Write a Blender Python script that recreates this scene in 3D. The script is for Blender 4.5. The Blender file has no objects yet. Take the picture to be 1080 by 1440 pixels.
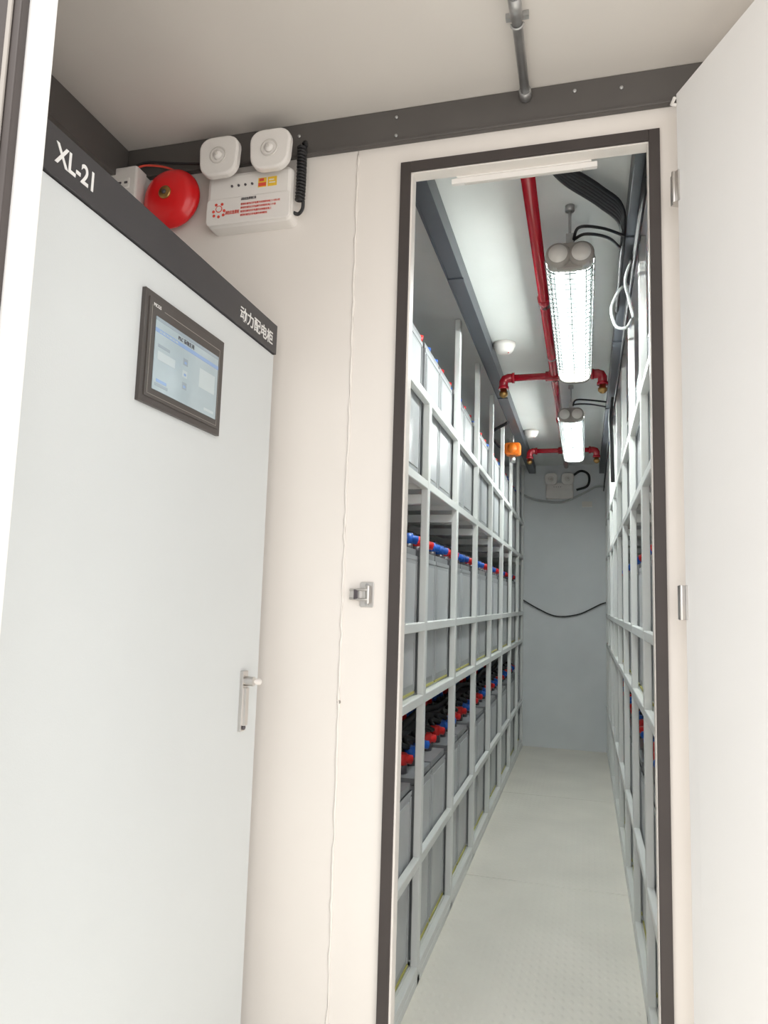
import bpy, bmesh, math, random
from mathutils import Vector, Matrix
H=1.3   # camera height above container floor; z below is relative to eye level
sc=bpy.context.scene
try:
    sc.view_settings.view_transform='Standard'
    sc.view_settings.look='None'
except Exception as e: print(e)

# ---------------- materials ----------------
def mat(name,col,rough=0.5,metal=0.0,var=0.04,scale=6.0,bump=0.0,bscale=40.0,emit=0,spec=0.5,coat=0):
    m=bpy.data.materials.new(name); m.use_nodes=True
    nt=m.node_tree; b=nt.nodes['Principled BSDF']
    tc=nt.nodes.new('ShaderNodeTexCoord')
    n=nt.nodes.new('ShaderNodeTexNoise'); n.inputs['Scale'].default_value=scale; n.inputs['Detail'].default_value=4
    nt.links.new(tc.outputs['Object'],n.inputs['Vector'])
    r=nt.nodes.new('ShaderNodeValToRGB')
    r.color_ramp.elements[0].position=.3; r.color_ramp.elements[1].position=.7
    r.color_ramp.elements[0].color=[max(0,c*(1-var)) for c in col]+[1]
    r.color_ramp.elements[1].color=[min(1,c*(1+var)) for c in col]+[1]
    nt.links.new(n.outputs['Fac'],r.inputs['Fac']); nt.links.new(r.outputs['Color'],b.inputs['Base Color'])
    b.inputs['Roughness'].default_value=rough; b.inputs['Metallic'].default_value=metal
    b.inputs['Specular IOR Level'].default_value=spec
    b.inputs['Coat Weight'].default_value=coat
    if emit:
        b.inputs['Emission Color'].default_value=list(col)+[1]; b.inputs['Emission Strength'].default_value=emit
    if bump:
        n2=nt.nodes.new('ShaderNodeTexNoise'); n2.inputs['Scale'].default_value=bscale; n2.inputs['Detail'].default_value=5
        nt.links.new(tc.outputs['Object'],n2.inputs['Vector'])
        bp=nt.nodes.new('ShaderNodeBump'); bp.inputs['Strength'].default_value=bump; bp.inputs['Distance'].default_value=.003
        nt.links.new(n2.outputs['Fac'],bp.inputs['Height']); nt.links.new(bp.outputs['Normal'],b.inputs['Normal'])
    return m
M={}
M['wall']=mat('warm_white_steel_paint',(.82,.775,.73),.42,var=.02,scale=2.5,bump=.15,bscale=9)
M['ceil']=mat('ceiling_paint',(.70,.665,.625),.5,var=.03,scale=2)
M['leaf']=mat('door_leaf_paint',(.88,.87,.86),.45,var=.015,scale=3)
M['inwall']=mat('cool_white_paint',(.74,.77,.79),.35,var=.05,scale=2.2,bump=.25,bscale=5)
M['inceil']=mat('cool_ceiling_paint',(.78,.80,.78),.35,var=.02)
M['beam']=mat('dark_gray_steel',(.095,.087,.082),.45,var=.08)
M['beamin']=mat('slate_gray_steel',(.055,.062,.075),.4,var=.08)
M['gasket']=mat('rubber_gasket',(.050,.040,.037),.6,var=.1)
M['cab']=mat('cabinet_powder_coat',(.665,.695,.705),.38,var=.012,scale=3,bump=.08,bscale=300)
M['strip']=mat('nameplate_dark',(.05,.047,.05),.45,var=.05)
M['white']=mat('white_plastic',(.82,.79,.76),.35,var=.01)
M['textw']=mat('white_print',(.85,.84,.83),.5,var=.01)
M['red']=mat('red_enamel',(.80,.010,.014),.28,var=.05,coat=.3)
M['pipered']=mat('red_pipe_paint',(.38,.006,.018),.25,var=.1,coat=.5)
M['brass']=mat('brass',(.45,.27,.10),.35,1,var=.1)
M['steel']=mat('stainless',(.62,.60,.58),.3,1,var=.06)
M['galv']=mat('galvanised_conduit',(.46,.46,.46),.38,.75,var=.12,scale=30)
M['wire']=mat('guard_wire',(.05,.06,.06),.6,0,var=.1)
M['black']=mat('black_rubber',(.012,.012,.014),.5,var=.2)
M['rack']=mat('rack_paint',(.76,.775,.76),.4,var=.02)
M['cell']=mat('battery_case_gray',(.36,.375,.39),.35,var=.06,scale=8)
M['cell2']=mat('battery_panel_gray',(.46,.475,.49),.3,var=.04,scale=8)
M['lid']=mat('battery_lid',(.25,.26,.27),.45,var=.1)
M['blue']=mat('blue_terminal',(.015,.12,.55),.4,var=.1)
M['redcap']=mat('red_terminal',(.75,.02,.02),.4,var=.1)
M['yellow']=mat('yellow_label',(.50,.46,.12),.5,var=.1)
M['orange']=mat('orange_housing',(.85,.20,.012),.4,var=.05)
M['bezel']=mat('screen_bezel',(.070,.06,.055),.4,var=.04)
M['ground']=mat('concrete_ground',(.55,.53,.50),.9,var=.12,scale=1.5,bump=.5)
M['gray']=mat('gray_plastic',(.30,.275,.25),.45,var=.05)
M['graycable']=mat('gray_hose',(.45,.47,.47),.5,var=.05)
M['tube']=mat('fluorescent_tube',(.95,1.0,.965),.4,var=0,emit=80)
M['lightblock']=mat('lamp_light_block',(.055,.065,.065),.6,var=.02,spec=.1)  # near-black slab added over the lamp tubes to block upward light
M['logo']=mat('logo_red',(.75,.08,.05),.5,var=.02)
M['logoy']=mat('logo_yellow',(.85,.55,.05),.5,var=.02)
M['dot']=mat('led_dark',(.08,.07,.08),.3,var=.02)
M['lens']=mat('lamp_lens',(.68,.65,.61),.2,var=.02)
def floor_mat():
    m=mat('tread_plate_paint',(.82,.785,.71),.42,var=.06,scale=2.5)
    nt=m.node_tree; b=nt.nodes['Principled BSDF']; L=nt.links
    tc=nt.nodes.new('ShaderNodeTexCoord')
    mp=nt.nodes.new('ShaderNodeMapping'); mp.inputs['Rotation'].default_value=(0,0,math.radians(45)); mp.inputs['Scale'].default_value=(150,90,1)
    L.new(tc.outputs['Object'],mp.inputs['Vector'])
    sp=nt.nodes.new('ShaderNodeSeparateXYZ'); L.new(mp.outputs[0],sp.inputs[0])
    def mth(op,a,bb=None):
        n=nt.nodes.new('ShaderNodeMath'); n.operation=op
        for i,v in enumerate((a,bb)):
            if v is None: continue
            if isinstance(v,(int,float)): n.inputs[i].default_value=v
            else: L.new(v,n.inputs[i])
        return n.outputs[0]
    h=mth('MAXIMUM',mth('MULTIPLY',mth('SINE',sp.outputs[0]),mth('SINE',sp.outputs[1])),0.15)
    bp=nt.nodes.new('ShaderNodeBump'); bp.inputs['Strength'].default_value=.5; bp.inputs['Distance'].default_value=.003
    L.new(h,bp.inputs['Height']); L.new(bp.outputs[0],b.inputs['Normal'])
    return m
M['floor']=floor_mat()
def cover_mat():
    m=bpy.data.materials.new('clear_polycarbonate'); m.use_nodes=True; nt=m.node_tree; nt.nodes.clear()
    o=nt.nodes.new('ShaderNodeOutputMaterial'); mx=nt.nodes.new('ShaderNodeMixShader'); t=nt.nodes.new('ShaderNodeBsdfTransparent')
    g=nt.nodes.new('ShaderNodeBsdfPrincipled'); g.inputs['Base Color'].default_value=(.4,.45,.45,1); g.inputs['Roughness'].default_value=.15
    mx.inputs[0].default_value=.04
    nt.links.new(t.outputs[0],mx.inputs[1]); nt.links.new(g.outputs[0],mx.inputs[2]); nt.links.new(mx.outputs[0],o.inputs[0]); return m
M['cover']=cover_mat()
M['screen']=mat('hmi_display',(.38,.46,.50),.10,var=.06,scale=12,emit=.10)
M['scrblue']=mat('hmi_blue',(.25,.36,.58),.15,var=.02,emit=.12)
M['scrlight']=mat('hmi_light',(.47,.54,.56),.15,var=.02,emit=.12)
M['scrgray']=mat('hmi_gray',(.30,.36,.41),.15,var=.02,emit=.08)

# ---------------- builder ----------------
class B:
    def __init__(s,name): s.name=name; s.bm=bmesh.new(); s.m=[]
    def mi(s,k):
        if k not in s.m: s.m.append(k)
        return s.m.index(k)
    def face(s,vs,k,smooth=False):
        try: f=s.bm.faces.new(vs)
        except ValueError: return
        f.material_index=s.mi(k); f.smooth=smooth
    def box(s,x0,x1,y0,y1,z0,z1,k):
        x0,x1=sorted((x0,x1)); y0,y1=sorted((y0,y1)); z0,z1=sorted((z0,z1))
        v=[s.bm.verts.new(p) for p in [(x0,y0,z0),(x1,y0,z0),(x1,y1,z0),(x0,y1,z0),(x0,y0,z1),(x1,y0,z1),(x1,y1,z1),(x0,y1,z1)]]
        for q in [(0,3,2,1),(4,5,6,7),(0,1,5,4),(1,2,6,5),(2,3,7,6),(3,0,4,7)]: s.face([v[i] for i in q],k)
    def tube(s,pts,r,k,n=12,cap=True):
        pts=[Vector(p) for p in pts]; rings=[]; prev=None
        for i,p in enumerate(pts):
            if i==0: t=pts[1]-p
            elif i==len(pts)-1: t=p-pts[i-1]
            else: t=(pts[i+1]-p).normalized()+(p-pts[i-1]).normalized()
            t.normalize()
            if prev is None:
                a=Vector((0,0,1)) if abs(t.z)<.9 else Vector((1,0,0))
                u=t.cross(a).normalized()
            else:
                u=(prev-t*prev.dot(t)).normalized()
            prev=u; w=t.cross(u)
            rr=r[i] if isinstance(r,(list,tuple)) else r
            rings.append([s.bm.verts.new(p+u*math.cos(2*math.pi*j/n)*rr+w*math.sin(2*math.pi*j/n)*rr) for j in range(n)])
        for a,b in zip(rings,rings[1:]):
            for j in range(n): s.face([a[j],a[(j+1)%n],b[(j+1)%n],b[j]],k,True)
        if cap:
            s.face(rings[0][::-1],k); s.face(rings[-1],k)
    def lathe(s,prof,o,ax,k,n=32):
        ax=Vector(ax).normalized(); o=Vector(o)
        pts=[o+ax*h for r,h in prof]; rs=[max(r,.0003) for r,h in prof]
        a=Vector((0,0,1)) if abs(ax.z)<.9 else Vector((1,0,0))
        u=ax.cross(a).normalized(); w=ax.cross(u); rings=[]
        for p,r in zip(pts,rs): rings.append([s.bm.verts.new(p+u*math.cos(2*math.pi*j/n)*r+w*math.sin(2*math.pi*j/n)*r) for j in range(n)])
        for a,b in zip(rings,rings[1:]):
            for j in range(n): s.face([a[j],a[(j+1)%n],b[(j+1)%n],b[j]],k,True)
        s.face(rings[0][::-1],k); s.face(rings[-1],k)
    def rprism(s,cx,cz,w,h,y0,y1,r,k,seg=6,edge=.004,taper=0):
        def ring(y,ins):
            out=[]; W=w/2-ins; Hh=h/2-ins; R=max(r-ins,.001)
            for qx,qz,a0 in [(1,1,0),(-1,1,90),(-1,-1,180),(1,-1,270)]:
                for i in range(seg+1):
                    a=math.radians(a0+90*i/seg)
                    zz=qz*(Hh-R)+R*math.sin(a)
                    xx=(qx*(W-R)+R*math.cos(a))*(1+taper*zz/h)
                    out.append(s.bm.verts.new((cx+xx,y,cz+zz)))
            return out
        R=[ring(y1,0),ring(y0+edge,0),ring(y0+edge*.3,edge*.3),ring(y0,edge)]
        n=len(R[0])
        for a,b in zip(R,R[1:]):
            for j in range(n): s.face([a[j],a[(j+1)%n],b[(j+1)%n],b[j]],k,False)
        s.face(R[0],k); s.face(R[-1][::-1],k)
    def done(s,bevel=0,world=None,seg=2,parent=None):
        bmesh.ops.recalc_face_normals(s.bm,faces=s.bm.faces[:])
        me=bpy.data.meshes.new(s.name)
        if world is None:
            bmesh.ops.translate(s.bm,verts=s.bm.verts[:],vec=(0,0,H))
            xs=[v.co for v in s.bm.verts]
            c=Vector([(min(p[i] for p in xs)+max(p[i] for p in xs))/2 for i in range(3)])
            bmesh.ops.translate(s.bm,verts=s.bm.verts[:],vec=-c)
        s.bm.to_mesh(me); s.bm.free()
        o=bpy.data.objects.new(s.name,me); sc.collection.objects.link(o)
        for k in s.m: me.materials.append(M[k])
        if world is None: o.location=c
        else: o.matrix_world=world
        if bevel:
            b=o.modifiers.new('bevel','BEVEL'); b.width=bevel; b.segments=seg; b.limit_method='ANGLE'; b.angle_limit=math.radians(50)
        bpy.context.view_layer.update()
        if parent:
            o.parent=parent; o.matrix_parent_inverse=parent.matrix_world.inverted()
        return o
def text(body,loc,rot,size,k,parent,name,align='LEFT',width=None,ext=.0004,bold=0):
    cu=bpy.data.curves.new(name,'FONT'); cu.body=body; cu.size=size; cu.extrude=ext; cu.align_x=align; cu.offset=bold
    o=bpy.data.objects.new(name,cu); sc.collection.objects.link(o); cu.materials.append(M[k])
    bpy.context.view_layer.update()
    sx=1
    if width and o.dimensions.x>0: sx=width/o.dimensions.x
    m=Matrix.Translation((loc[0],loc[1],loc[2]+H))@rot.to_4x4()@Matrix.Diagonal((sx,1,1,1))
    o.parent=parent; bpy.context.view_layer.update()
    o.matrix_parent_inverse=Matrix.Identity(4)
    o.matrix_basis=parent.matrix_world.inverted()@m
    return o
ROT_X=Matrix(((0,0,1),(1,0,0),(0,1,0)))
ROT_F=Matrix(((1,0,0),(0,0,-1),(0,1,0)))
def smooth_path(pts,n=8):
    P=[Vector(p) for p in pts]; out=[]
    Q=[P[0]*2-P[1]]+P+[P[-1]*2-P[-2]]
    for i in range(1,len(Q)-2):
        a,b,c,d=Q[i-1],Q[i],Q[i+1],Q[i+2]
        for j in range(n):
            t=j/n
            out.append(.5*((2*b)+(c-a)*t+(2*a-5*b+4*c-d)*t*t+(3*b-a-3*c+d)*t**3))
    out.append(P[-1]); return out

XL,XR=-1.36,1.06; D=1.73; YB=6.95; CZ=1.30; FZ=-1.30; YF=.60
W0=D+.032; VC=1.287   # partition rear face, vestibule ceiling height
# ---------------- shell ----------------
b=B('ground'); b.box(-14,14,-16,.55,FZ-.32,FZ-.22,'ground'); b.done()
b=B('floor')
ys=[YF,2.04,3.64,5.24,YB]
for a,c in zip(ys,ys[1:]): b.box(XL,XR,a+.002,c-.002,FZ-.05,FZ,'floor')
b.box(XL,XR,YF,YB,FZ-.10,FZ-.051,'gray')
b.done()
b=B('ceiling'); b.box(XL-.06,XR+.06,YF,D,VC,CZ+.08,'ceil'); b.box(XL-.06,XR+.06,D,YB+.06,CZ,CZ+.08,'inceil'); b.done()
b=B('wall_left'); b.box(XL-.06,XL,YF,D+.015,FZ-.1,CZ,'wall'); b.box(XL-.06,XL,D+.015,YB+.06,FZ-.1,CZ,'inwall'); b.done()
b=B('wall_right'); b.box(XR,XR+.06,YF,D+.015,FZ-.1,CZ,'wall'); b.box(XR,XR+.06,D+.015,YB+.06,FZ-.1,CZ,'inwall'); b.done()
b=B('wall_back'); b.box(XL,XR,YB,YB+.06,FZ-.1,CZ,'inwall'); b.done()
OX0,OX1,OZ=-.434,.151,1.108
b=B('wall_front')
b.box(XL,-.5835,D,W0,FZ,CZ,'wall'); b.box(-.5805,OX0,D,W0,FZ,CZ,'wall'); b.box(-.585,-.579,D+.003,W0-.002,FZ,CZ,'wall')
b.box(OX1,XR,D,W0,FZ,CZ,'wall'); b.box(OX0,OX1,D,W0,OZ,CZ,'wall'); b.box(OX0,OX1,D,W0,FZ,FZ+.05,'wall')
random.seed(4)
pts=[]; z=FZ+.02
while z<1.19:
    pts.append((-.582+random.uniform(-.0015,.0015),D-.0005,z)); z+=.022
b.tube(pts,[.0030+random.uniform(-.0015,.0015) for _ in pts],'wall',8)
b.done()
b=B('trim_doorway')
b.box(OX0-.027,OX0,D-.012,D,FZ+.02,OZ+.027,'gasket'); b.box(OX1,OX1+.025,D-.012,D,FZ+.02,OZ+.027,'gasket'); b.box(OX0,OX1,D-.012,D,OZ,OZ+.027,'gasket')
b.box(OX0-.001,OX0+.005,D-.004,W0+.002,FZ+.05,OZ,'wall'); b.box(OX1-.002,OX1+.001,D-.002,W0+.002,FZ+.05,OZ,'wall'); b.box(OX0,OX1,D-.004,W0+.002,OZ-.004,OZ+.001,'wall')
b.done(.001)
b=B('ceiling_beam_front')
b.box(XL+.07,XR,D-.015,D-.0005,1.192,VC-.001,'beam'); b.box(XL+.07,XR,D-.020,D-.015,1.192,1.198,'beam')
for x,z in ((-.75,1.25),(-.475,1.262),(-.475,1.21),(-.02,1.26),(.09,1.25)): b.lathe([(.005,0),(.005,.003),(.001,.004)],(x,D-.015,z),(0,-1,0),'galv',10)
b.done(.002)
b=B('ceiling_beam_side'); b.box(XL+.001,XL+.07,YF+.07,D-.001,1.180,VC-.001,'beam'); b.done(.002)
b=B('ceiling_beam_side'); b.box(XR-.07,XR-.001,YF+.07,D-.022,1.180,VC-.001,'beam'); b.done(.002)
b=B('trim_entrance')
b.box(-.72,-.611,.645,.66,FZ-.1,VC,'leaf'); b.box(-.700,-.638,.632,.645,FZ-.1,VC,'gasket'); b.box(XL-.06,-.70,.60,.66,FZ-.1,VC,'leaf')
b.box(-.655,-.648,.628,.632,FZ-.1,VC,'gray')
b.done(.002)
# ---------------- open door leaf ----------------
b=B('door_1'); L=.70
b.box(0,L,0,.05,FZ+.002,1.17,'leaf')
b.box(.035,L-.035,-.0015,0,FZ+.06,1.135,'leaf')
for z in (.945,.01,-.95):
    b.box(-.024,.008,-.004,.03,z-.036,z+.036,'steel'); b.tube([(-.006,-.006,z-.037),(-.006,-.006,z+.037)],.005,'steel')
b.tube([(.004,-.003,1.14),(.004,-.014,1.14),(.02,-.016,1.145)],.004,'white')
ang=math.atan2(-.906,.424)
mw=Matrix.Translation((.206,1.655,H))@Matrix.Rotation(ang,4,'Z')
b.done(.003,world=mw)
# ---------------- cabinet ----------------
CX=-.768
b=B('power_distribution_cabinet')
y0,y1=.72,1.66; ct=.685
b.box(XL+.02,CX-.02,y0,y1,FZ,ct,'cab')
b.box(CX-.019,CX,y0+.004,y1-.002,FZ+.09,.611,'cab')
b.box(CX-.03,CX-.014,y0,y1,FZ,FZ+.085,'strip')
b.box(CX-.02,CX+.006,y0,y1,.613,ct+.004,'strip')
sy0,sy1,sz0,sz1=1.088,1.384,.337,.546
b.box(CX,CX+.008,sy0,sy1,sz0,sz1,'bezel'); b.box(CX+.006,CX+.010,sy0+.012,sy1-.012,sz0+.012,sz1-.012,'bezel')
fx=CX+.0105
for a in [(sy0+.02,sy1-.02,sz0+.018,sz0+.0192),(sy0+.06,sy1-.02,sz1-.026,sz1-.0248),(sy0+.02,sy0+.0210,sz0+.018,sz1-.0248),(sy1-.0210,sy1-.02,sz0+.018,sz1-.0248)]:
    b.box(CX+.008,fx,*a,'gray')
dy0,dy1,dz0,dz1=sy0+.034,sy1-.026,sz0+.03,sz1-.042
b.box(CX+.008,CX+.0112,dy0,dy1,dz0,dz1,'screen')
X2=CX+.0116
b.box(CX+.01,X2,dy0,dy1,dz1-.007,dz1,'scrgray'); b.box(CX+.01,X2,dy0,dy1,dz1-.029,dz1-.021,'scrblue')
b.box(CX+.01,X2,dy0+.006,dy0+.05,dz0+.008,dz0+.014,'scrgray')
b.box(CX+.01,X2,dy0+.01,dy0+.045,dz0+.016,dz0+.022,'scrblue')
b.box(CX+.01,X2,dy1-.05,dy1-.01,dz0+.008,dz0+.014,'scrlight')
for i in range(3): b.box(CX+.01,X2,dy0+.098,dy0+.115,dz0+.028+i*.024,dz0+.042+i*.024,'scrgray' if i!=1 else 'scrlight'); b.box(CX+.01,X2+.0002,dy0+.102,dy0+.111,dz0+.031+i*.024,dz0+.036+i*.024,'scrblue')
b.box(CX+.01,X2,dy0+.01,dy0+.07,dz0+.058,dz0+.075,'scrlight'); b.box(CX+.01,X2,dy1-.075,dy1-.012,dz0+.05,dz0+.09,'scrlight')
b.box(CX+.01,X2,dy0+.01,dy0+.05,dz0+.082,dz0+.088,'scrgray')
hy,hz=1.575,-.245
b.box(CX,CX+.008,hy-.013,hy+.013,hz-.068,hz+.068,'steel')
b.box(CX+.007,CX+.015,hy-.008,hy+.008,hz-.055,hz+.03,'steel')
b.tube([(CX+.006,hy,hz+.045),(CX+.03,hy,hz+.045)],.011,'steel',16)
b.tube([(CX+.024,hy,hz+.045),(CX+.03,hy+.028,hz+.042)],[.006,.008],'white',12)
b.lathe([(.006,0),(.005,.004),(.001,.006)],(CX+.008,hy,hz-.06),(1,0,0),'dot',10)
cab=b.done(.0025)
text('XL-21',(CX+.0066,.844,.636),ROT_X,.045,'textw',cab,'label_type',width=.088,bold=.0009)
text('动力配电柜',(CX+.0066,1.452,.632),ROT_X,.036,'textw',cab,'label_name',width=.18,bold=.0004)
text('MCGS',(CX+.0102,sy0+.024,sz1-.026),ROT_X,.009,'textw',cab,'label_panel')
text('PLC 系统主页',(CX+.0118,dy0+.075,dz1-.018),ROT_X,.010,'dot',cab,'label_screen')
text('001 002 003 004 005 006',(CX+.0118,dy0+.012,dz1-.0275),ROT_X,.006,'scrlight',cab,'label_tabs')
# ---------------- emergency light ----------------
def emergency(x,z,wall,s,detail):
    b=B('emergency_light')
    w,h,t=.252*s,.152*s,.052*s
    b.rprism(x,z,w,h,wall-t,wall,.018*s,'white',edge=.012*s)
    b.rprism(x,z-.035*s,w*.985,h*.5,wall-t-.002,wall-t+.004,.012*s,'white',edge=.003)
    for dx in (-.076,.074):
        hx=x+dx*s; hz=z+.105*s
        b.tube([(hx,wall-t*.6,z+.06*s),(hx,wall-t*.8,z+.10*s)],.016*s,'white')
        b.lathe([(.02*s,0),(.03*s,.03*s),(.036*s,.045*s)],(hx,wall-.030*s,hz),(0,-1,0),'white',24)
        b.rprism(hx,hz,.114*s,.112*s,wall-.092*s,wall-.072*s,.036*s,'white',edge=.006*s,taper=.12)
        b.lathe([(.024*s,0),(.024*s,.003),(.021*s,.003),(.019*s,.0005)],(hx,wall-.091*s,hz),(0,-1,0),'lens',28)
        b.lathe([(.013*s,0),(.012*s,.006),(.004*s,.009)],(hx,wall-.092*s,hz),(0,-1,0),'white',20)
        b.lathe([(.004*s,0),(.004*s,.012)],(hx,wall-.092*s,hz),(0,-1,0),'lens',10)
    for i in range(4): b.lathe([(.0035*s,0),(.003*s,.003)],(x-.05*s+i*.02*s,wall-t,z+.035*s),(0,-1,0),'dot',10)
    if detail:
        f=wall-t-.0006
        b.box(x+.028,x+.052,f-.0006,f+.002,z+.022,z+.048,'logoy'); b.box(x+.056,x+.082,f-.0006,f+.002,z+.022,z+.048,'logoy')
        b.box(x+.029,x+.051,f-.001,f+.002,z+.024,z+.034,'logo'); b.box(x+.031,x+.045,f-.001,f+.002,z+.038,z+.046,'logo')
        b.box(x+.060,x+.078,f-.001,f+.002,z+.03,z+.033,'white'); b.box(x+.060,x+.074,f-.001,f+.002,z+.038,z+.041,'white')
        f2=f-.002
        b.lathe([(.010,0),(.010,.0012)],(x-.085,f2+.001,z-.028),(0,-1,0),'logo',18)
        b.lathe([(.0075,0),(.0075,.002)],(x-.085,f2+.001,z-.028),(0,-1,0),'white',18)
        for dx,dz in ((-.014,-.018),(.0,-.022),(.014,-.018),(-.016,-.006),(.016,-.006),(-.009,.013),(.009,.013)):
            b.lathe([(.0042,0),(.0042,.0012)],(x-.085+dx,f2+.001,z-.028+dz),(0,-1,0),'logo',10)
    o=b.done()
    if detail:
        f2=wall-t-.003
        text('消防应急照明',(x-.066,f2,z-.046),ROT_F,.012,'logo',o,'label_brand',width=.042)
        text('消防应急照明灯具',(x-.02,f2,z-.010),ROT_F,.0085,'dot',o,'label_title',width=.045)
        for i in range(4):
            text('使用时请先打开电源开关持续充电二十四小时'[:20-i*2],(x-.02,f2,z-.024-i*.0105),ROT_F,.0065,'logo',o,'label_line',width=.115-.012*i)
    return o
em=emergency(-.875,1.070,D,1,True)
emergency(-.223,1.050,YB,1.0,False)
b=B('coiled_cable'); pts=[]
N=17
for i in range(N*12+1):
    t=i/(N*12); a=t*N*2*math.pi
    pts.append((-.731+.0015*math.sin(t*3)+.010*math.cos(a),1.694+.010*math.sin(a),1.205-.158*t))
b.tube(pts,.0042,'black',6)
b.tube(smooth_path([(-.720,1.694,1.205),(-.724,1.70,1.218),(-.733,1.708,1.222)]),.006,'black',8)
b.tube(smooth_path([(-.721,1.694,1.047),(-.725,1.70,1.028),(-.738,1.705,1.018),(-.750,1.70,1.020)]),.005,'black',8)
b.done(parent=em)
# ---------------- bell & box ----------------
b=B('fire_alarm_bell'); c=(-1.127,D,1.108)
b.lathe([(.045,0),(.045,.025),(.02,.027)],c,(0,-1,0),'dot')
b.lathe([(.086,.020),(.0875,.026),(.085,.034),(.082,.036),(.079,.042),(.071,.051),(.058,.057),(.04,.061),(.022,.062),(.001,.062)],c,(0,-1,0),'red',48)
b.lathe([(.019,.060),(.019,.065),(.016,.067),(.001,.067)],c,(0,-1,0),'brass',24)
b.lathe([(.007,.066),(.006,.070),(.001,.071)],c,(0,-1,0),'dot',8)
b.done()
b=B('wall_junction_box')
b.rprism(-1.278,1.150,.115,.105,1.665,D,.008,'white',edge=.006)
b.rprism(-1.272,1.150,.06,.03,1.661,1.668,.003,'white',edge=.002)
for i in range(3): b.box(-1.296+i*.02,-1.286+i*.02,1.6595,1.662,1.147,1.153,'dot')
b.tube(smooth_path([(-1.24,1.68,1.20),(-1.21,1.69,1.213),(-1.15,1.70,1.205),(-1.10,1.705,1.18)]),.003,'logo',8)
b.tube(smooth_path([(-1.26,1.68,1.20),(-1.21,1.69,1.222),(-1.13,1.70,1.215),(-1.0,1.70,1.195)]),.0035,'black',8)
b.done()
b=B('ceiling_conduit')
zc=1.262; xc=-.139
b.tube([(xc,.7,zc),(xc,D-.016,zc)],.0115,'galv',16)
b.tube([(xc,1.395,zc),(xc,1.455,zc)],.0140,'galv',16)
b.box(xc-.025,xc+.025,1.465,1.477,zc+.0115,VC-.001,'galv'); b.tube([(xc,D-.045,zc),(xc,D-.016,zc)],.015,'galv',8)
b.tube([(xc+.0135*math.cos(a),1.471,zc+.0135*math.sin(a)) for a in [-math.pi*(1-i/10) for i in range(11)]],.0025,'galv',8)
b.done()
b=B('door_latch'); x,z=-.526,.008
b.rprism(x+.008,z,.036,.062,D-.004,D,.005,'steel',edge=.001)
b.box(x-.034,x-.006,D-.012,D-.002,z-.014,z+.014,'steel')
b.tube([(x-.034,D-.012,z-.01),(x-.01,D-.016,z-.012),(x+.014,D-.018,z-.012)],.003,'steel',8)
b.tube([(x-.034,D-.012,z+.01),(x-.01,D-.016,z+.012),(x+.014,D-.018,z+.012)],.003,'steel',8)
b.tube([(x+.014,D-.014,z-.022),(x+.014,D-.014,z+.022)],.006,'steel',12)
b.box(x-.022,x-.012,D-.018,D-.01,z-.012,z+.012,'dot')
for dz in (-.023,.023): b.lathe([(.005,0),(.004,.003)],(x+.008,D-.004,z+dz),(0,-1,0),'galv',10)
b.tube([(x-.055,D,-.255),(x-.055,D-.004,-.255)],.005,'gray',8)
b.done(.0008)
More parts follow.
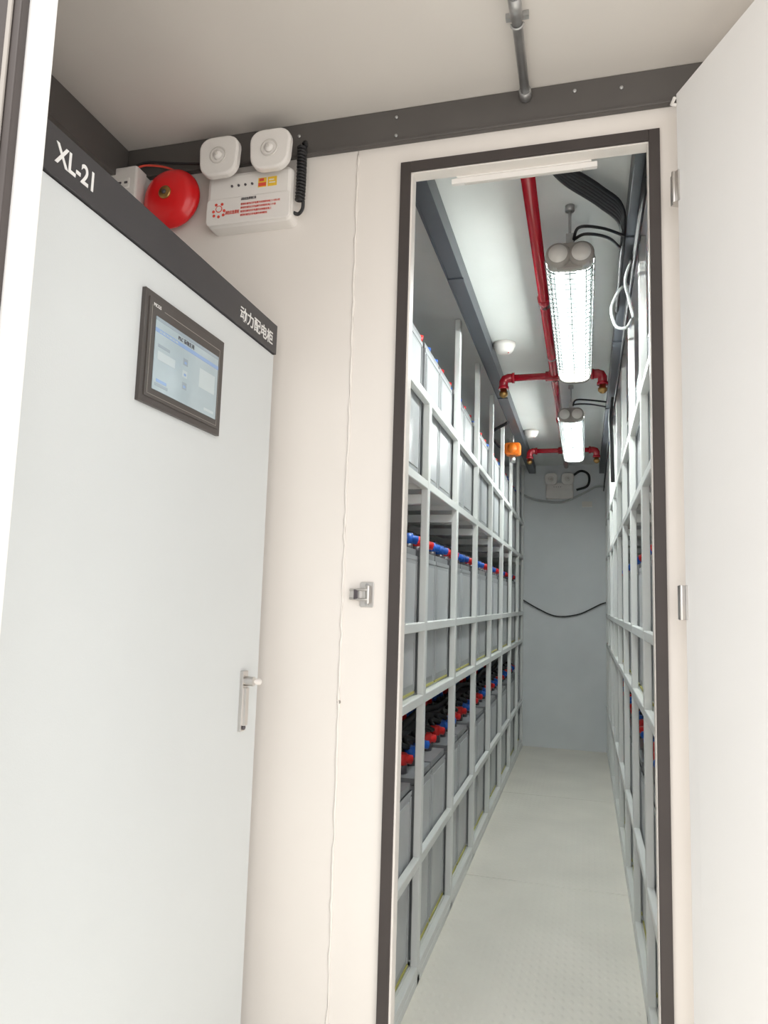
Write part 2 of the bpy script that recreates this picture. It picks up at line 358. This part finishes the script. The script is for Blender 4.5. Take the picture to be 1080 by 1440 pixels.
# ---------------- racks ----------------
YP=[1.95,2.59,3.225,3.86,4.495,5.13,5.765,6.40,6.90]
RZ=[-1.255,-.90,-.35,-.096,.417,.737]
def rack(face,s,short):
    b=B('battery_rack'); pw=.038; pd=.026; rh=.016
    back=.74
    for i,y in enumerate(YP):
        top=.737+.015 if (short and i<2) else CZ-.002
        b.box(face,face+s*pd,y-pw/2,y+pw/2,FZ,top,'rack')
        for dx in (.40,back-.045): b.box(face+s*dx,face+s*(dx+.04),y-.02,y+.02,FZ,.76,'rack')
        for z in (RZ[0],RZ[2],RZ[4]): b.box(face+s*.024,face+s*back,y-.014,y+.014,z-.014,z+.014,'rack')
        b.box(face+s*.024,face+s*back,y-.018,y+.018,.348,.384,'rack')
    for j,z in enumerate(RZ):
        b.box(face+s*.001,face+s*.025,YP[0],YP[-1],z-rh,z+rh,'rack')
        b.box(face+s*(back-.04),face+s*back,YP[0],YP[-1],z-.02,z+.02,'rack')
        if j in (0,2,4):
            b.box(face+s*.40,face+s*.44,YP[0],YP[-1],z-.02,z+.014,'rack')
            b.box(face+s*.025,face+s*.70,YP[0],YP[-1],z+.008,z+.014,'rack')
    b.box(face,face+s*.02,YP[0],YP[-1],FZ,FZ+.03,'rack')
    rk=b.done(.0025,seg=1)
    b=B('battery_cells')
    for tier,(z0,z1) in enumerate(((RZ[0]+.015,-.63),(RZ[2]+.015,.185),(RZ[4]+.015,.985))):
        for i in range(len(YP)-1):
            a=YP[i]+.022; w=(YP[i+1]-YP[i]-.044)/2
            for c in range(2):
                ya=a+c*w+.006; yb=a+(c+1)*w-.006
                for row in range(3):
                    xa=face+s*(.034+row*.22); xb=xa+s*.205
                    b.box(xa,xb,ya,yb,z0,z1-.03,'cell'); b.box(xa+s*.004,xb-s*.004,ya+.004,yb-.004,z1-.03,z1-.006,'lid')
                    b.box(xa-s*.002,xb+s*.002,ya-.002,yb+.002,z1-.045,z1-.03,'cell')
                    if row==0:
                        b.box(xa-s*.003,xa,ya+.03,yb-.03,z0+.04,z1-.06,'cell2')
                        b.box(xa-s*.004,xa,ya+.010,ya+.016,z0+.02,z1-.05,'cell2'); b.box(xa-s*.004,xa,yb-.016,yb-.010,z0+.02,z1-.05,'cell2')
                        b.box(xa-s*.004,xa,ya+.006,yb-.006,z0+.006,z0+.014,'yellow')
                    if row<2:
                        xm=xa+s*(.07 if row==0 else .1)
                        for t,yy in enumerate((ya+.07,yb-.07)):
                            col='blue' if (t+c+row+tier)%2 else 'redcap'
                            b.tube([(xm,yy,z1-.01),(xm,yy,z1+.025)],.024,'dot',10)
                            b.tube([(xm,yy,z1+.025),(xm,yy,z1+.065)],.023,col,10)
                            b.tube([(xm,yy,z1+.048),(xm-s*.035,yy+.022,z1+.040)],.017,col,8)
                            b.tube(smooth_path([(xm+s*.0,yy,z1+.05),(xm+s*.03,yy+.03,z1+.08),(xm+s*.02,yy+.09,z1+.075),(xm,yy+.14,z1+.055)],4),.011,'black',6)
                        b.tube([(xm+s*.06,(ya+yb)/2,z1-.01),(xm+s*.06,(ya+yb)/2,z1+.045)],.026,'dot',10)
        for k in range(5):
            yy=[YP[0]+.05+(YP[-1]-YP[0]-.1)*q/20 for q in range(21)]
            if z1<.9: b.tube([(face+s*(.22+.09*k),y,z1+.075+.02*math.sin(q*1.3+k)+.015*k) for q,y in enumerate(yy)],.016,'black',6)
    b.done(parent=rk)
    return rk
rkL=rack(-.55,-1,True)
rkR=rack(.187,1,False)
b=B('battery_wiring')
for q,(c,dz) in enumerate((('redcap',0),('black',.01),('textw',.02))):
    P=[]
    for i in range(24):
        y=2.0+i*.2; P.append((-.665-.012*q,y,1.04+dz+.03*math.sin(i*1.9+q)))
    b.tube(smooth_path(P,4),.0035,c,6)
b.done(parent=rkL)
# ---------------- interior ceiling services ----------------
b=B('cable_tray')
b.box(-.50,-.445,W0+.005,YB-.001,1.225,CZ-.001,'beamin')
b.box(-.503,-.442,2.62,2.64,1.220,1.226,'beamin'); b.box(-.503,-.442,4.3,4.32,1.220,1.226,'beamin')
b.box(-.508,-.50,W0+.005,YB-.001,1.225,1.231,'beamin')
b.done(.002)
b=B('cable_tray')
b.box(.135,.180,W0+.005,YB-.001,1.215,CZ-.001,'beamin')
for y in (2.4,3.4,4.6): b.box(.128,.183,y,y+.05,1.208,1.216,'beamin')
trR=b.done(.002)
b=B('fire_sprinkler_pipe')
px,pz=-.155,1.225
b.tube([(px,1.90,pz),(px,6.6,pz)],.021,'pipered',18)
for y in (2.9,4.9):
    b.tube([(px,y-.035,pz),(px,y+.035,pz)],.026,'pipered',18)
for yc in (3.9,5.88):
    zc=pz-.005
    b.tube([(px,yc-.04,pz),(px,yc+.04,pz)],.029,'pipered',18)
    xa,xb=-.425,.095
    b.tube([(xa+.03,yc,zc),(xb-.03,yc,zc)],.019,'pipered',16)
    b.tube([(px-.045,yc,zc),(px+.045,yc,zc)],.027,'pipered',16)
    for xx,sg in ((xa,1),(xb,-1)):
        b.tube([(xx+sg*.055,yc,zc),(xx+sg*.025,yc,zc),(xx+sg*.008,yc,zc-.006),(xx,yc,zc-.022),(xx,yc,zc-.06)],.025,'pipered',16)
        b.tube([(xx+sg*.06,yc,zc),(xx+sg*.045,yc,zc)],.029,'pipered',16); b.tube([(xx,yc,zc-.048),(xx,yc,zc-.063)],.029,'pipered',16)
        b.lathe([(.018,0),(.018,.018),(.024,.02),(.024,.035),(.015,.045),(.004,.05)],(xx,yc,zc-.06),(0,0,-1),'brass',12)
    b.tube([(px,yc-.3,pz),(px,yc-.3,CZ-.001)],.005,'galv',8); b.tube([(px,yc-.305,pz),(px,yc-.295,pz)],.025,'galv',16)
b.done()
def lamp(x,ya,yb):
    b=B('explosion_proof_lamp'); z=1.11; w,h=.142,.078
    def prof(W,Hh,n=20):
        out=[]
        for i in range(n):
            a=2*math.pi*i/n; c,s_=math.cos(a),math.sin(a)
            out.append((x+math.copysign(abs(c)**.6,c)*W/2, z+math.copysign(abs(s_)**.75,s_)*Hh/2))
        return out
    for (p,q,sg) in ((ya,ya+.045,-1),(yb-.045,yb,1)):
        for dx in (-.036,.036):
            b.lathe([(.034,0),(.040,.004),(.040,.028),(.036,.034),(.028,.036),(.001,.037)] ,(x+dx,(p+.03 if sg<0 else q-.03),z),(0,sg,0),'gray',28)
            b.lathe([(.030,0),(.030,.003),(.001,.0035)],(x+dx,(p-.006 if sg<0 else q+.006),z),(0,sg,0),'lens',24)
        P=prof(w+.006,h+.006); r1=[b.bm.verts.new((a,p+.01,c)) for a,c in P]; r2=[b.bm.verts.new((a,q,c)) for a,c in P]
        for j in range(len(P)): b.face([r1[j],r1[(j+1)%len(P)],r2[(j+1)%len(P)],r2[j]],'gray',True)
        b.face(r1,'gray'); b.face(r2[::-1],'gray')
    P=prof(w,h,32); r1=[b.bm.verts.new((a,ya+.045,c)) for a,c in P]; r2=[b.bm.verts.new((a,yb-.045,c)) for a,c in P]
    for j in range(len(P)): b.face([r1[j],r1[(j+1)%len(P)],r2[(j+1)%len(P)],r2[j]],'cover',True)
    # opaque slab added above the tubes to keep their light off the ceiling
    b.box(x-.066,x+.066,ya+.046,yb-.046,z+.017,z+.028,'lightblock')
    for dx in (-.034,.034): b.tube([(x+dx,ya+.05,z-.006),(x+dx,yb-.05,z-.006)],.013,'tube',16)
    P=prof(w+.012,h+.012,24)
    y=ya+.05
    while y<yb-.04:
        L_=[(a,y,c) for a,c in P]; b.tube(L_+[L_[0]],.0017,'wire',5,cap=False); y+=.0405
    for j in range(12,25,2):
        a,c=P[j%24]; b.tube([(a,ya+.04,c),(a,yb-.04,c)],.0016,'wire',5)
    for dx in (1,-1): b.tube([(x+dx*(w/2+.006),ya+.04,z),(x+dx*(w/2+.006),yb-.04,z)],.003,'steel',6)
    for y in (ya+.05,yb-.07):
        b.tube([(x,y,z+.03),(x,y,CZ-.001)],.005,'galv',10); b.box(x-.012,x+.012,y-.018,y+.018,z+.03,z+.085,'galv')
        b.tube([(x,y,CZ-.02),(x,y,CZ-.001)],.015,'galv',12)
    b.tube(smooth_path([(x+.01,ya+.04,z+.06),(x+.03,ya,z+.085),(x+.10,ya+.03,z+.09),(.128,ya+.1,1.203)]),.005,'black',8)
    b.tube(smooth_path([(x+.01,ya+.05,z+.07),(x+.05,ya+.0,z+.06),(x+.12,ya+.06,z+.07),(.128,ya+.2,1.20)]),.005,'black',8)
    b.done()
lamp(-.043,2.27,3.56); lamp(-.075,4.31,5.62)
def smoke(x,y):
    b=B('smoke_detector')
    b.lathe([(.056,0),(.056,.016),(.05,.022),(.047,.034),(.036,.048),(.02,.052),(.001,.053)],(x,y,CZ-.001),(0,0,-1),'white',32)
    b.lathe([(.0495,.0225),(.0485,.026)],(x,y,CZ),(0,0,-1),'dot',24)
    b.lathe([(.003,.049),(.003,.055)],(x+.022,y-.01,CZ),(0,0,-1),'logo',8)
    b.done()
smoke(-.388,3.57); smoke(-.388,5.5)
b=B('gas_detector'); x,y,z=-.505,5.3,1.115
b.rprism(x,z,.115,.09,y-.05,y+.03,.02,'orange',edge=.01)
b.lathe([(.034,0),(.034,.012),(.001,.013)],(x,y-.05,z),(0,-1,0),'orange',24)
b.tube([(x,y-.01,z-.04),(x,y-.01,z-.10)],[.02,.022],'steel',14); b.tube([(x-.055,y-.01,z),(x-.08,y-.01,z)],.014,'steel',12)
b.tube([(x,y-.01,z+.04),(x,y-.01,1.218)],.008,'galv',10)
b.tube(smooth_path([(x-.06,y-.02,z),(x-.10,y-.1,z+.02),(x-.12,y-.3,z+.06),(x+.01,y-.45,1.21)]),.011,'black',8)
b.done()
b=B('doorway_light_fitting'); b.box(-.334,.034,W0+.003,W0+.016,1.086,1.100,'white'); b.box(-.320,.020,W0+.0005,W0+.014,1.100,1.16,'white')
b.box(-.30,0,W0+.004,W0+.015,1.0845,1.0862,'lens')
b.done(.003)
b=B('cable_bundle')
random.seed(2)
for k in range(6):
    d=k*.013
    b.tube(smooth_path([(-.125+d*.3,1.93+d,1.27-d*.2),(-.05,2.03+d,1.262-.25*d),(.05,2.14+d,1.245-.3*d),(.12,2.27+d*1.2,1.235-.2*d),(.125,2.55,1.20-d*.3),(.13,3.0,1.20)]),.0075,'black',8)
b.tube([(.17,1.9,1.20),(.17,2.4,1.20),(.17,3.2,1.20)],.009,'black',8)
b.done(parent=trR)
b=B('clear_hose')
b.tube(smooth_path([(.165,2.75,1.20),(.13,2.72,1.17),(.10,2.72,1.10),(.115,2.72,1.03),(.15,2.72,1.02),(.172,2.75,1.06)]),.006,'graycable',8)
b.tube(smooth_path([(.16,2.55,1.2),(.14,2.55,1.13),(.155,2.6,1.08),(.17,2.62,1.02)]),.005,'graycable',8)
b.tube(smooth_path([(.17,2.0,1.18),(.165,2.9,1.14),(.17,3.8,1.16),(.165,5.2,1.12),(.165,6.6,1.0)]),.006,'black',8)
b.tube(smooth_path([(.165,4.3,1.20),(.15,4.35,1.10),(.16,4.5,1.0),(.17,4.6,.75)]),.012,'black',8)
b.done(parent=trR)
b=B('wall_cable')
b.tube(smooth_path([(-.58,6.93,.04),(-.42,6.93,-.05),(-.25,6.93,-.115),(-.05,6.93,-.09),(.15,6.93,.01),(.24,6.93,.03)]),.006,'black',8)
b.tube(smooth_path([(-.60,6.92,1.04),(-.45,6.92,.97),(-.2,6.92,.945),(.0,6.92,1.03),(.12,6.92,1.09),(.25,6.92,1.07)]),.010,'graycable',8)
b.tube(smooth_path([(-.11,6.94,1.19),(-.03,6.94,1.24),(.04,6.94,1.2),(.03,6.94,1.10),(-.07,6.94,1.06)]),.011,'black',8)
b.box(-.02,.07,6.925,6.95,.90,.95,'white')
b.done()

# ---------------- lights ----------------
w=bpy.data.worlds.new('sky'); sc.world=w; w.use_nodes=True
bg=w.node_tree.nodes['Background']; bg.inputs[0].default_value=(1,.995,.99,1); bg.inputs[1].default_value=2.0
sd=bpy.data.lights.new('sun','SUN'); sd.energy=5.0; sd.angle=math.radians(3); sd.color=(1,.965,.92)
so=bpy.data.objects.new('sun',sd); sc.collection.objects.link(so)
dirv=Vector((.12,.34,-1)).normalized(); so.rotation_euler=dirv.to_track_quat('-Z','Y').to_euler(); so.location=(0,-3,6)

# ---------------- camera ----------------
fw=Vector((-.2662,.9567,.1183)).normalized(); rt=Vector((.9640,.2645,.0298)); rt=(rt-fw*rt.dot(fw)).normalized(); up=rt.cross(fw)
cd=bpy.data.cameras.new('camera'); cam=bpy.data.objects.new('camera',cd); sc.collection.objects.link(cam)
mm=Matrix((rt,up,-fw)).transposed().to_4x4(); mm.translation=(0,0,H); cam.matrix_world=mm
cd.sensor_fit='VERTICAL'; cd.sensor_height=36; cd.sensor_width=27; cd.lens=1020/1440*36; cd.clip_start=.02
sc.camera=cam
